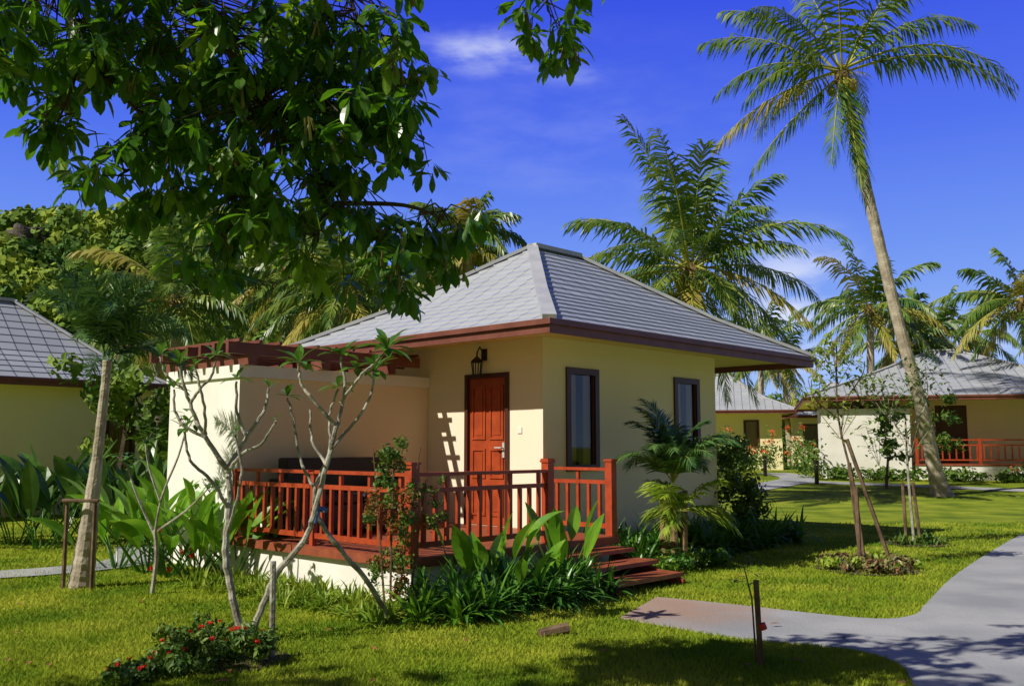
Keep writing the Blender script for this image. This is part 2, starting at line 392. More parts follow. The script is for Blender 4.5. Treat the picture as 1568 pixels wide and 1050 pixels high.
mb.box(0,.03,0,3.375,.357,.446); mb.box(.031,3.27,.0,.028,.357,.446); mb.box(3.262,3.285,.029,1.14,.357,.446)
mb.build('deck_floor',['deck'],H)
mb=MB()
def post(x,y,h=1.33,w=.1):
    mb.box(x-w/2,x+w/2,y-w/2,y+w/2,.452,h); mb.box(x-w/2-.012,x+w/2+.012,y-w/2-.012,y+w/2+.012,h+.001,h+.025)
def rail(x0,y0,x1,y1,gap=.15):
    L_=math.hypot(x1-x0,y1-y0); dx,dy=(x1-x0)/L_,(y1-y0)/L_
    s_=.055; a=(x0+dx*s_,y0+dy*s_);b_=(x1-dx*s_,y1-dy*s_)
    mb.beam((*a,1.235),(*b_,1.235),.085,.035); mb.beam((*a,1.08),(*b_,1.08),.045,.045); mb.beam((*a,.56),(*b_,.56),.045,.055)
    n=int(L_/gap)
    for k in range(1,n):
        px,py=x0+dx*L_*k/n,y0+dy*L_*k/n
        mb.box(px-.019,px+.019,py-.019,py+.019,.588,1.056)
        if k%3==0: mb.box(px-.019,px+.019,py-.019,py+.019,1.104,1.216)
ps=[(.07,3.28),(.07,1.68),(.07,.07),(2.05,.07),(3.2,.07),(3.2,1.08)]
for i,p in enumerate(ps): post(*p,**(dict(h=1.21,w=.06) if i in (0,1) else {}))
rail(*ps[0],*ps[1]); rail(*ps[1],*ps[2]); rail(*ps[2],*ps[3]); rail(*ps[4],*ps[5])
mb.build('railing',['red'],H)
mb=MB()
for i,zt in enumerate((.345,.235,.125)):
    mb.box(1.95-.05*i,3.12,-.33-.33*i,-.0-.33*i-.002,zt-.045,zt)
mb.beam((2.0,-.02,.22),(1.9,-1.02,-.02),.05,.16); mb.beam((3.06,-.02,.22),(3.06,-1.02,-.02),.05,.16)
mb.build('steps',['deck'],H)
S=MB()
S.box(.55,2.1,2.95,3.15,.5,1.37); S.box(.55,2.1,2.4,2.948,.5,.82); S.box(.42,.548,2.4,3.15,.5,1.12); S.box(2.102,2.22,2.4,3.15,.5,1.12)
S.box(.57,1.31,2.42,2.94,.822,.93); S.box(1.33,2.08,2.42,2.94,.822,.93)
for x_ in (.45,2.15):
    for y_ in (2.44,3.1): S.box(x_-.025,x_+.025,y_-.025,y_+.025,.452,.5)
so=S.build('terrace_sofa',['sofa']); so.location=(N0[0],N0[1],0); so.rotation_euler=(0,0,ROT)
bv=so.modifiers.new('b','BEVEL'); bv.width=.025; bv.segments=2

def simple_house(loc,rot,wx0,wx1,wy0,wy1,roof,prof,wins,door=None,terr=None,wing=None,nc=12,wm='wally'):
    E=empty('bungalow_house',loc,rot); ze=prof[0][1]-.04
    ops=list(wins)+([door] if door else [])
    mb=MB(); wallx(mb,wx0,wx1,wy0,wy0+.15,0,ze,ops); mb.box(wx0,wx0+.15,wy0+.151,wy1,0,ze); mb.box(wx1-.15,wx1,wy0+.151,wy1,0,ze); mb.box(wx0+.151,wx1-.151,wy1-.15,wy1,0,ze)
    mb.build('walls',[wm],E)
    mb=MB(); mb.box(wx0+.2,wx1-.2,wy0+1,wy0+1.05,0,ze-.05); mb.build('interior',['dark'],E)
    for w in wins: windowx(E,*w,wy0,'f')
    if door:
        mb=MB(); mb.box(door[0],door[1],wy0+.05,wy0+.09,door[2],door[3]); 
        for f in (.1,.55):
            w_=door[1]-door[0]
            for zz in (door[2]+.15,door[2]+1.1): mb.box(door[0]+w_*f,door[0]+w_*(f+.35),wy0+.03,wy0+.049,zz,zz+.75)
        mb.build('door',['frame'],E)
    hiproof(E,*roof,prof,nc)
    if wing:
        a,b_,c,d=wing; mb=MB(); mb.box(a,b_,c,d-.002,0,2.4,0); mb.box(a-.04,b_+.04,c-.04,d-.003,2.401,2.52,1); mb.build('bathroom_wall',['white','white'],E)
        mb=MB()
        for k in range(9): 
            x_=a+(b_-a)*k/8; mb.box(x_-.03,x_+.03,c-.2,d-.01,2.525,2.66)
        mb.build('pergola',['fascia'],E)
    if terr:
        a,b_,c,d=terr; mb=MB(); mb.box(a,b_,c,d-.002,0,.5,0); mb.box(a-.03,b_+.03,c-.03,d-.003,.501,.56,1); mb.build('deck',['white','deck'],E)
        mb=MB(); 
        for px in np.linspace(a+.05,b_-.05,4): mb.box(px-.05,px+.05,c,c+.1,.561,1.45)
        mb.beam((a+.05,c+.05,1.4),(b_-.05,c+.05,1.4),.07,.05); mb.beam((a+.05,c+.05,1.22),(b_-.05,c+.05,1.22),.05,.05); mb.beam((a+.05,c+.05,.7),(b_-.05,c+.05,.7),.05,.05)
        n=int((b_-a)/.22)
        for k in range(1,n):
            px=a+(b_-a)*k/n; mb.box(px-.02,px+.02,c+.03,c+.07,.73,1.19)
        mb.build('railing',['red'],E)
    return E
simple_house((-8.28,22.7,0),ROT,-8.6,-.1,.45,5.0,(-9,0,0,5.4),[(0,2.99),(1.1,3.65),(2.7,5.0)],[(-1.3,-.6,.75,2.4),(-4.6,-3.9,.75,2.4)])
H3=(11.2,34.2,math.radians(-15))
simple_house((11.2,34.2,.35),H3[2],.4,9.8,2.4,9,(-.6,10.6,-.3,10),[(0,2.95),(2.1,3.7),(5.15,4.97)],[(7.4,8.2,1.1,2.5)],door=(4.2,5.3,.56,2.7),terr=(3.15,9.4,.2,2.4),wing=(0,3.0,.1,2.4),wm='wall')
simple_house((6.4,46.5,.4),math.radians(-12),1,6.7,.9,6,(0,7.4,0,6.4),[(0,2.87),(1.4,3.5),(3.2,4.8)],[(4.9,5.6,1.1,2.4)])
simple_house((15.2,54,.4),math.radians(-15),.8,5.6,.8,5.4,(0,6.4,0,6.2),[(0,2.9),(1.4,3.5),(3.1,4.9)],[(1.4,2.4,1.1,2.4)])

# ------------------------------------------------------------------ palms
def frond(mb,base,az,el,L,droop=1.3,nl=38,ll=.75,lw=.05,mi=1,hang=.5,rm=2,plume=False):
    d=Vector((math.cos(az)*math.cos(el),math.sin(az)*math.cos(el),math.sin(el))); p=Vector(base); pts=[p.copy()]; ds=[d.copy()]
    S_=12
    for i in range(S_):
        p=p+d*(L/S_); dr=droop/S_*(.35+1.3*i/S_); d=(d-Z*dr*max(.25,(1-abs(min(d.z,0))**3))).normalized(); pts.append(p.copy()); ds.append(d.copy())
    mb.tube(pts,[.035*L/4*(1-.85*i/S_) for i in range(S_+1)],4,rm,cap=False)
    hz=Vector((-math.sin(az),math.cos(az),0)); tw=R(-.7,.7)
    for k in range(nl):
        t=.16+.84*(k+.5*R(0,1))/nl; f=t*S_; i=min(int(f),S_-1); fr=f-i
        q=pts[i].lerp(pts[i+1],fr); dd=ds[i].lerp(ds[i+1],fr).normalized()
        up=hz.cross(dd)*-1 if (hz.cross(dd)).z<0 else hz.cross(dd)
        le=ll*(math.sin(math.pi*(t*.80+.14)))**.55*R(.8,1.12)
        for s_ in (-1,1):
            if random.random()<.06: continue
            pl=R(-.9,1.1) if plume else .25
            v_=(hz*(s_*(.9-.45*t))+dd*(.45+.5*t)+up*pl*math.cos(tw)+Z*(-hang*R(.2,1.0))+hz*.25*math.sin(tw)).normalized()
            wv=dd*(lw*.5)
            a=q; m_=q+v_*le*.45; v2=(v_-Z*.9*hang*R(.6,1.6)).normalized(); e=m_+v2*le*.55
            b=len(mb.v); mb.v+=[tuple(a-wv*.7),tuple(a+wv*.7),tuple(m_+wv),tuple(m_-wv),tuple(e)]
            mb.f+=[(b,b+1,b+2,b+3),(b+3,b+2,b+4)]; mb.m+=[mi,mi]
def palm(name,tr,rad,L,fronds,nl=38,ll=.8,lw=.055,nuts=True,mats=('bark','frond','rachis','nut','frondy','barkd'),hang=.5,plume=False):
    mb=MB(); pts=crv(tr,8); n=len(pts)
    rr=[np.interp(i/(n-1),np.linspace(0,1,len(rad)),rad)*(1+.07*(i%2)) for i in range(n)]
    mb.tube(pts,rr,12,0)
    top=Vector(pts[-1])
    if nuts:
        mb.tube([top-Z*.5,top-Z*.1,top+Z*.3],[rad[-1]*1.1,rad[-1]*2.0,rad[-1]*.8],8,5)
    for i in range(len(fronds)):
        az,el,l,dr=fronds[i]
        mi=4 if nuts and ((el<-.15 and random.random()<.4) or random.random()<.06) else 1
        frond(mb,top+Z*R(-.05,.25)+Vector((math.cos(az),math.sin(az),0))*rad[-1]*.7,az,el,l,dr,nl,ll,lw,mi,hang,2,plume)
    if nuts:
        for k in range(9):
            a=R(0,6.28); c=top+Vector((math.cos(a)*.32,math.sin(a)*.32,-.3-R(0,.25)))
            mb.tube([c+Z*.15,c+Z*.09,c,c-Z*.09,c-Z*.14],[.03,.1,.13,.1,.03],7,3)
            mb.tube([top,c+Z*.14],.02,4,2)
        for k in range(4):
            a=R(0,6.28); frond(mb,top,a,R(.2,.8),.9,1.6,10,.25,.03,4,1,4)
    return mb.build(name,list(mats))
def rfr(n,L,e0=1.35,e1=-.7,dr=1.3):
    o=[]
    for i in range(n):
        t=i/(n-1); el=e0+(e1-e0)*t**.9+R(-.15,.15); o.append((i*2.39996+R(-.3,.3),el,L*R(.82,1.12)*(.8 if i<3 else 1),dr*R(.75,1.3)))
    return o
rd=math.radians
big=[(rd(172),.65,4.4,1.2),(rd(185),.25,4.0,1.5),(rd(200),.05,3.8,1.7),(rd(176),-.3,4.4,1.0),(rd(190),-.7,4.2,.8),(rd(-95),-1.2,4.2,.4),(rd(-80),-1.35,4.6,.3),(rd(-120),-1.0,4.0,.6),
 (rd(2),.45,5.6,1.7),(rd(-12),.3,5.0,1.7),(rd(8),.75,4.8,1.3),(rd(20),1.1,4.6,1.1),(rd(150),.95,4.6,1.1),(rd(100),1.2,4.4,1.0),(rd(-60),.9,4.4,1.3),(rd(-110),1.1,4.4,1.2),
 (rd(60),.5,4.6,1.4),(rd(110),.3,4.6,1.4),(rd(215),.6,4.2,1.3)]
palm('coconut_palm',[(12.3,27.2,0),(12.12,27.2,.8),(11.75,27.1,2.7),(11.2,27,4.95),(10.63,27,7.9),(10.26,27,9.97),(9.94,27,11.8),(9.83,27,12.5)],[.34,.2,.175,.16,.15,.14,.13,.12],4.4,big,nl=46,ll=1.1,lw=.075,hang=1.1)
palm('coconut_palm',[(5.2,25,0),(5.0,25,3),(4.8,25,6.2)],[.22,.16,.16],3.8,rfr(44,4.0,1.5,-1.1,1.35),nl=46,ll=.95,lw=.075,hang=.75)
def qpalm(x,y,z,L,n=22,lean=.4,nl=34):
    a=R(0,6.28); palm('coconut_palm',[(x+lean*math.cos(a),y,gz(y)),(x+lean*.4*math.cos(a),y,z*.5),(x,y,z)],[.2,.15,.13],L,rfr(n,L,1.4,-.9,1.45),nl=nl,ll=.85,lw=.10,hang=.9)
qpalm(14.6,38,7.0,3.4,26); qpalm(17.4,41,6.0,2.8,20); qpalm(19.2,35,6.8,3.2,24); qpalm(21.5,47,7.0,3.4,20)
qpalm(13.3,50,6.8,3.2,18); qpalm(24.8,50,7.4,3.4,18); qpalm(16.5,57,6.6,3.4,18); qpalm(11.2,58,5.8,3.2,16); qpalm(27,44,7.6,3.6,16)
qpalm(-5.0,28,5.9,2.9,26); qpalm(-7.5,31,7.2,3.0,24); qpalm(-10.3,28.5,5.9,3.0,26); qpalm(-1.5,31,8.3,2.3,22); qpalm(-1.9,34,7.2,2.6,20); qpalm(-3.6,37,7.0,3.0,20)
qpalm(-14.3,36,6.2,3.0,20); qpalm(-8.2,38,7.2,3.2,18); qpalm(-6,42,7.2,3.2,16); qpalm(-12.2,32,5.4,2.6,20)

fx=[(i*2.39996,R(.25,1.4),R(.8,1.05),R(1.2,2.0)) for i in range(21)]
palm('foxtail_palm',[(-4.64,10.36,0),(-4.6,10.36,.5),(-4.53,10.36,1.4),(-4.48,10.36,2.2),(-4.47,10.36,2.45)],[.14,.1,.055,.045,.05],1,fx,nl=80,ll=.25,lw=.022,nuts=False,mats=('bark','frondd','frondd','nut','frondd','barkd'),hang=.2,plume=True)
mb=MB()
for x_,y_ in ((-4.78,10.25),(-4.46,10.2)): mb.tube([(x_,y_,-.02),(x_,y_,.95)],.022,6)
mb.tube([(-4.82,10.22,.93),(-4.42,10.18,.93)],.018,6); mb.build('support_stakes',['stake'])

mb=MB(); b0=Vector((2.05,12.1,0))
for o in ((0,0),(.12,.05),(-.1,.08)): mb.tube([b0+Vector((o[0],o[1],0)),b0+Vector((o[0]*1.3,o[1],.95))],[.06,.035],7,0)
for i in range(16): frond(mb,b0+Z*1.05,i*2.4,R(.7,1.45),R(.9,1.15),1.9,44,.36,.028,1,.4,2)
for i in range(12): frond(mb,b0+Z*.7+Vector((.05,-.15,0)),i*2.1,R(.0,1.0),R(.5,.8),1.4,22,.34,.04,3,.5,2)
mb.build('areca_palm',['barkd','frondd','rachis','lime'])

# ------------------------------------------------------------------ foreground tree (canopy overhead)
mb=MB()
mb.tube(crv([(-4.2,2.6,-.05),(-4.15,2.65,1.6),(-4.0,2.8,3.4),(-3.7,3.1,5.0)],5),[.2-.006*i for i in range(16)],10,0)
fork=(-3.7,3.1,5.0)
blobs=[(-2.5,4.2,4.7,1.2,.3,26,-1),(-1.0,4.8,4.75,1.0,.25,22,-1),(.3,5.2,4.5,.6,.15,10,1),(-3.4,3.0,5.0,.9,.4,16,-1),
(-2.40,5,3.72,.55,.24,52,0),(-1.57,5,3.68,.7,.32,86,0),(-.82,5,3.70,.42,.24,44,1),(-1.30,5,3.22,.62,.32,84,5),(-1.9,5,3.1,.30,.24,30,4),(-2.44,4.9,3.16,.13,.13,9,4),
(-1.48,5,2.78,.22,.28,24,7),(-.98,5.1,2.84,.38,.2,30,7),(-.63,5.1,2.52,.12,.18,12,11),(-.38,5.1,2.67,.20,.09,14,11),(-.62,5,3.25,.14,.22,16,6),(.19,5,3.88,.26,.07,12,2),(-2.1,4.9,2.86,.12,.1,6,8),(-1.60,4.9,2.48,.06,.12,6,10),(-1.05,5,2.52,.1,.1,6,11),(-2.75,4.8,3.75,.3,.25,14,0),
(-6.0,3.6,4.6,1.3,.3,54,3),(-3.7,3.9,5.3,.8,.3,24,3),(-1.9,3.5,4.9,.7,.2,20,3),(-4.6,3.3,5.0,.7,.3,26,3)]
for bi,(cx,cy,cz,rx,rz,nr,pa) in enumerate(blobs):
    c=Vector((cx,cy,cz)); s0=Vector(fork) if pa<0 else Vector(blobs[pa][:3])
    mid=s0.lerp(c,.55)+Vector((R(-.08,.08),R(-.1,.1),.25 if pa<0 else .06))
    limb=crv([tuple(s0),tuple(mid),tuple(c+Z*.08)],6)
    r0=.05 if pa<0 else .016
    mb.tube(limb,[r0*(1-.65*i/(len(limb)-1)) for i in range(len(limb))],6,0)
    for k in range(nr):
        a=R(0,6.28); q=math.sqrt(random.random()); e=Vector((cx+rx*q*math.cos(a),cy+R(-.45,.45),cz+rz*q*math.sin(a)))
        st=Vector(random.choice(limb[-5:])); m_=st.lerp(e,.5)+Vector((R(-.06,.06),R(-.06,.06),R(.02,.10)))
        mb.tube([st,m_,e],[.006,.004,.003],4,0,cap=False)
        mi=2 if random.random()<.14 else 1
        for j in range(random.randint(9,14)):
            az=R(0,6.28); el=R(-1.4,.1); L_=R(.10,.18)
            mb.blade(e+Vector((R(-.04,.04),R(-.04,.04),R(-.05,.04))),(math.cos(az)*math.cos(el),math.sin(az)*math.cos(el),math.sin(el)),L_,L_*R(.32,.40),R(.3,1.0),5,mi,.2,1.6,roll=R(-.5,.5))
        if random.random()<.2:
            for j in range(3):
                o=e+Vector((R(-.05,.05),R(-.05,.05),0)); mb.tube([o,o-Z*R(.06,.13)+Vector((R(-.03,.03),0,0))],[.005,.009],4,3)
mb.build('overhanging_tree',['treebark','canopy','canopyb','pod'])

# ------------------------------------------------------------------ frangipani trees
def frang(name,segs,leafy):
    mb=MB()
    for pts,r0,r1 in segs:
        P=[(p[0],p[1],p[2]) for p in pts]; c=crv(P,6); n=len(c)
        c=[(q[0]+R(-.006,.006),q[1]+R(-.01,.01),q[2]) for q in c]
        mb.tube(c,[.72*(r0+(r1-r0)*i/(n-1)) for i in range(n)],8,0)
    for (p,n,L) in leafy:
        p=Vector(p)
        for j in range(n):
            az=j*2.4+R(-.3,.3); el=R(-.2,1.1)
            mb.blade(p,(math.cos(az)*math.cos(el),math.sin(az)*math.cos(el),math.sin(el)),L*R(.7,1.1),L*.28,R(.4,1.0),5,1,.25,1.2)
    return mb.build(name,['frangi','frleaf'],smooth=False)
y=7.5
A=[([(-2.07,y,-.02),(-2.17,y,.33),(-2.24,y,.70),(-2.22,y,1.11),(-2.25,y,1.34)],.042,.032),
([(-2.25,y,1.33),(-2.40,y-.1,1.58),(-2.51,y-.15,1.84),(-2.59,y-.2,2.12)],.03,.014),
([(-2.25,y,1.33),(-2.12,y+.1,1.60),(-2.02,y+.2,1.80),(-1.99,y+.2,1.98)],.028,.013),
([(-2.13,y+.1,1.58),(-2.2,y+.05,1.78),(-2.2,y,2.02)],.02,.013),
([(-2.25,y,1.30),(-2.1,y-.1,1.45),(-1.93,y-.2,1.53),(-1.81,y-.25,1.70)],.024,.012),
([(-2.39,y-.1,1.57),(-2.56,y-.1,1.66),(-2.64,y-.1,1.78),(-2.66,y-.1,1.95)],.02,.012),
([(-2.51,y-.15,1.84),(-2.42,y-.2,1.95),(-2.33,y-.2,2.05),(-2.30,y-.2,2.2)],.018,.012),
([(-2.4,y-.1,1.6),(-2.36,y-.3,1.85),(-2.42,y-.35,2.1)],.018,.012),
([(-2.22,y,1.0),(-2.33,y-.15,1.25),(-2.46,y-.25,1.4),(-2.5,y-.3,1.62)],.022,.012),
([(-2.24,y,.8),(-2.12,y-.15,1.1),(-2.08,y-.2,1.35),(-2.14,y-.2,1.6)],.018,.012),
([(-2.56,y-.15,1.95),(-2.68,y-.2,2.05),(-2.74,y-.2,2.2)],.015,.011),
([(-2.04,y,-.02),(-1.94,y,.28),(-1.82,y,.54),(-1.63,y,.77),(-1.55,y,1.01),(-1.45,y,1.42),(-1.39,y,1.68)],.04,.026),
([(-1.39,y,1.66),(-1.55,y-.1,1.85),(-1.66,y-.1,2.0),(-1.68,y-.1,2.14)],.022,.013),
([(-1.39,y,1.66),(-1.35,y+.1,1.95),(-1.39,y+.1,2.23)],.02,.013),
([(-1.36,y,1.85),(-1.2,y-.1,2.05),(-1.08,y-.1,2.16),(-.98,y-.15,2.25)],.018,.013),
([(-1.42,y,1.5),(-1.25,y+.1,1.72),(-1.15,y+.15,1.9),(-1.12,y+.15,2.1)],.02,.013),
([(-1.46,y,1.35),(-1.6,y+.1,1.55),(-1.64,y+.15,1.8)],.018,.012)]
LA=[((-2.59,y-.2,2.14),8,.17),((-1.99,y+.2,1.99),4,.14),((-2.2,y,2.04),6,.15),((-2.66,y-.1,1.96),6,.16),((-2.30,y-.2,2.21),8,.17),((-2.42,y-.35,2.12),4,.12),((-2.5,y-.3,1.64),7,.16),((-2.74,y-.2,2.21),7,.15),((-2.14,y-.2,1.61),4,.12),
((-1.68,y-.1,2.16),13,.22),((-1.39,y+.1,2.24),15,.24),((-.98,y-.15,2.27),16,.26),((-1.12,y+.15,2.12),12,.22),((-1.25,y,2.12),9,.2),((-1.81,y-.25,1.71),2,.1)]
frang('frangipani_tree',A,LA)
B=[([(-1.02,8.3,-.02),(-1.2,8.1,.35),(-1.45,7.85,.72),(-1.60,7.75,1.0),(-1.58,7.75,1.25)],.034,.022),
([(-1.58,7.75,1.24),(-1.5,7.8,1.5),(-1.52,7.85,1.75),(-1.45,7.85,1.98)],.02,.013),([(-1.60,7.75,1.15),(-1.74,7.8,1.4),(-1.80,7.8,1.7),(-1.86,7.8,1.9)],.019,.012)]
frang('frangipani_tree',B,[((-1.45,7.85,2.0),8,.2),((-1.86,7.8,1.92),7,.17)])
mb=MB(); mb.tube([(-1.60,7.62,1.0),(-1.53,7.6,1.02),(-1.49,7.66,1.0),(-1.53,7.78,.98),(-1.6,7.8,1.0)],.016,5); mb.tube([(-1.54,7.6,1.0),(-1.56,7.58,.9)],.012,4); mb.build('tie_ribbon',['tieb'])
mb=MB(); mb.tube([(-1.72,6.95,-.05),(-1.73,6.95,.68)],.022,7); mb.build('support_stake',['frangi'])
mb=MB(); mb.tube([(1.72,6.7,-.05),(1.70,6.7,.58)],.02,7); mb.tube([(1.74,6.68,.25),(1.725,6.68,.29)],.026,7,2)
mb.tube([(1.70,6.75,0),(1.68,6.75,.45),(1.62,6.76,.72)],[.008,.006,.003],5)
for k in range(26): a=R(0,6.28); mb.blade((1.68+R(-.14,.12),6.75+R(-.05,.05),R(.55,.76)),(math.cos(a),math.sin(a),R(-.3,.5)),.06,.022,.5,2,1)
mb.build('staked_sapling',['stake','shrub','tie'])

def sapling(name,base,segs,leaves,size,lm='shrub',bark='frangi',stakes=()):
    mb=MB()
    for pts,r0,r1 in segs:
        c=crv(pts,4); n=len(c); mb.tube(c,[r0+(r1-r0)*i/(n-1) for i in range(n)],6,0)
    for s in stakes: mb.tube(s,.025,6,2)
    for (c,r,n) in leaves:
        for k in range(n):
            d=Vector((random.gauss(0,1),random.gauss(0,1),random.gauss(0,1))).normalized()*random.random()**.4
            p=Vector(c)+Vector((d.x*r[0],d.y*r[1],d.z*r[2])); a=R(0,6.28)
            mb.blade(p,(math.cos(a),math.sin(a),R(-.6,.7)),size*R(.6,1.2),size*.36,R(.2,1),3,1,.25,1.1)
        for k in range(5):
            mb.tube([Vector(c)-Z*r[2],Vector(c)+Vector((R(-1,1)*r[0],R(-1,1)*r[1],R(0,1)*r[2]))*.8],.004,4,0)
    return mb.build(name,[bark,lm,'stake'])
x0,y0=-3.7,9.9
sapling('frangipani_tree',0,[([(x0,y0,0),(x0+.03,y0,.4),(x0,y0,.65)],.026,.02),([(x0,y0,.6),(x0-.2,y0,1.0),(x0-.33,y0,1.35)],.015,.009),([(x0,y0,.6),(x0+.1,y0-.1,1.0),(x0+.25,y0-.1,1.4),(x0+.3,y0,1.75)],.015,.009),([(x0,y0,.62),(x0+.35,y0-.1,.85),(x0+.62,y0-.2,1.1)],.014,.009),([(x0+.08,y0-.1,.95),(x0-.05,y0-.1,1.3),(x0-.1,y0-.1,1.6)],.012,.009)],
 [((x0-.33,y0,1.38),(.15,.15,.08),18),((x0+.3,y0,1.78),(.12,.12,.1),16),((x0+.62,y0-.2,1.12),(.13,.13,.08),14),((x0-.1,y0-.1,1.62),(.13,.13,.1),16)],.15,'frleaf')
x0,y0=4.4,12.1
sapling('young_tree',0,[([(x0+.05,y0,0),(x0-.05,y0,1.0),(x0-.22,y0,1.9),(x0-.2,y0,2.9)],.022,.008),([(x0-.2,y0,1.85),(x0-.5,y0,2.1),(x0-.55,y0,2.35)],.01,.005),([(x0-.2,y0,2.0),(x0+.1,y0,2.4),(x0+.15,y0,2.6)],.01,.005)],
 [((x0-.2,y0,2.65),(.34,.3,.35),190),((x0-.5,y0,2.2),(.24,.2,.24),80),((x0+.1,y0,2.3),(.24,.2,.27),90),((x0-.2,y0,1.9),(.3,.2,.3),60)],.12,'lime','stake',
 [((x0-.05,y0-.1,-.02),(x0-.06,y0-.1,1.0)),((x0+.38,y0-.05,-.02),(x0-.12,y0,1.6)),((x0+.08,y0+.2,-.02),(x0-.1,y0,1.3))])
x0,y0=6.3,15.0
sapling('young_tree',0,[([(x0,y0,0),(x0-.05,y0,1.2),(x0-.05,y0,2.0)],.025,.012),([(x0-.05,y0,1.6),(x0-.35,y0,2.1),(x0-.4,y0,2.5)],.012,.006),([(x0-.05,y0,1.7),(x0+.3,y0,2.2),(x0+.3,y0,2.8)],.012,.006)],
 [((x0-.3,y0,2.3),(.42,.35,.4),170),((x0+.25,y0,2.6),(.42,.35,.45),170),((x0-.5,y0,1.6),(.32,.3,.4),90),((x0,y0,1.7),(.38,.3,.35),90)],.13,'shrub','frangi',
 [((x0-.12,y0,-.02),(x0-.14,y0,.95)),((x0+.1,y0,-.02),(x0+.02,y0,.95))])
for (x0,y0,h,s) in ((13.6,30.5,2.8,.7),(18.3,29,2.4,.7),(11.6,29.5,2.4,.6)):
    mb=MB(); mb.tube([(x0,y0,gz(y0)),(x0+.1,y0,h*.5),(x0,y0,h)],[.05,.035,.02],6,0)
    for k in range(9): mb.cloud((x0+R(-s,s),y0+R(-s,s)*.6,h*R(.5,1.1)),(s*.45,s*.45,s*.38),60,.17,1,.2)
    mb.build('young_tree',['stake','shrub'])

# ------------------------------------------------------------------ plants
def broadleaf(name,pos,n,h,L,W,m='broad',spread=.35):
    mb=MB(); p0=Vector(pos)
    for i in range(n):
        a=i*2.4+R(-.4,.4); o=p0+Vector((math.cos(a),math.sin(a),0))*R(0,.12)*L/.5
        hh=h*R(.45,1.0); lean=spread*R(.4,1.2); top=o+Vector((math.cos(a)*lean*hh,math.sin(a)*lean*hh,hh*.55))
        mb.tube([o,o.lerp(top,.5)+Z*.04,top],[.012,.010,.007],5,1,cap=False)
        d=Vector((math.cos(a)*lean*1.1,math.sin(a)*lean*1.1,1)); l=L*R(.75,1.1)
        mb.blade(top,d,l,W*R(.8,1.1),R(.5,1.5),8,0,.35,.95,roll=R(-.9,.9))
    return mb.build(name,[m,'strap'])
def straps(name,pts,n,L,W,m='strap',droop=1.7):
    mb=MB()
    for p in pts:
        k=int(n*R(.8,1.2)); sc=R(.75,1.2)
        for i in range(k):
            a=R(0,6.28); el=R(.5,1.45)
            mb.blade((p[0]+R(-.06,.06),p[1]+R(-.06,.06),0),(math.cos(a)*math.cos(el),math.sin(a)*math.cos(el),math.sin(el)),L*sc*R(.6,1.15),W,droop*R(.6,1.3),6,0,.35,.8)
    return mb.build(name,[m])
broadleaf('heliconia_plant',HW(.5,-.45),9,.98,.5,.18,spread=.3)
broadleaf('heliconia_plant',HW(1.6,-.5),9,.98,.5,.18,spread=.3)
broadleaf('heliconia_plant',HW(1.1,-.35),6,.6,.42,.15,spread=.5)
broadleaf('heliconia_plant',HW(.75,-.7),5,.5,.4,.14,spread=.5)
for x_,y_,n_,h_ in ((-4.0,11.2,16,1.2),(-3.6,10.9,15,1.05),(-4.4,11.6,16,1.3),(-3.9,12.1,14,1.5),(-3.3,11.6,14,1.25),(-4.9,11.9,12,1.1),(-3.15,10.9,10,.85),(-2.95,11.9,9,1.0)):
    broadleaf('ginger_plant',(x_,y_,0),n_,h_,.66,.17,'broad',.6)
for x_,y_ in ((-7.0,14.2),(-7.7,14.8),(-6.4,14.6),(-8.4,14.4),(-6.0,15.2),(-7.3,15.6),(-9.2,15),(-5.6,14.6)):
    broadleaf('heliconia_plant',(x_,y_,0),13,1.5,.85,.27,'broadd',.4)
straps('spider_lily_plants',[HW(R(-.15,1.85),R(-1.05,-.2)) for _ in range(62)],20,.5,.042)
straps('spider_lily_plants',[HW(-.25,-.9),HW(.1,-.95),HW(-.1,-.7),HW(-.5,-.7)],14,.4,.05,'broad',1.2)
straps('groundcover_plants',[HW(R(-.8,-.1),R(-.5,2.9)) for _ in range(120)],15,.22,.03,'lime',1.2)
straps('lily_plants',[HW(R(3.4,7.6),R(.15,.95)) for _ in range(95)],20,.55,.045,'strap')
straps('lily_plants',[HW(R(6.6,8.2),R(.1,2.2)) for _ in range(45)],20,.55,.05,'strap')
straps('groundcover_plants',[HW(R(3.2,5.2),R(-.45,.1)) for _ in range(30)],14,.2,.035,'shrub',1.2)
straps('lily_plants',[HW(R(3.35,3.8),R(-.2,.9)) for _ in range(14)],20,.6,.04,'strap')
mb=MB(); 
for k in range(36):
    p=HW(R(3.4,4.8),R(-.55,-.05)); mb.cloud((p[0],p[1],.12),(.12,.12,.1),45,.07,k%2,.3)
mb.build('variegated_shrub',['lime','strap'])
mb=MB()
for k in range(34): 
    p=HW(R(7.5,8.1),R(.6,1.6)); mb.cloud((p[0],p[1],R(.2,1.6)),(.22,.22,.2),90,.09,0,.3)
mb.build('shrub',['shrub'])
mb=MB()
for s in ((0,0),(.06,.03),(-.05,.02)): mb.tube([(-1.1+s[0],8.72+s[1],0),(-1.1+s[0]*2.4,8.72+s[1]*2,.8),(-1.08+s[0]*4,8.72,1.5)],[.012,.009,.004],5,1)
for k in range(60):
    z_=R(.1,1.55); w_=.2 if z_<1.25 else .1
    mb.cloud((-1.1+R(-w_,w_),8.72+R(-w_,w_),z_),(.09,.09,.09),46,.045,0 if random.random()<.75 else 2,.2)
mb.build('column_shrub',['shrub','stake','shrubr'])
mb=MB()
for k in range(14): mb.cloud((-.78+R(-.14,.14),8.85+R(-.05,.05),R(.75,1.2)),(.08,.08,.06),22,.045,0,.2)
mb.tube([(-.95,8.8,0),(-.8,8.85,1.2)],[.01,.004],5,1)
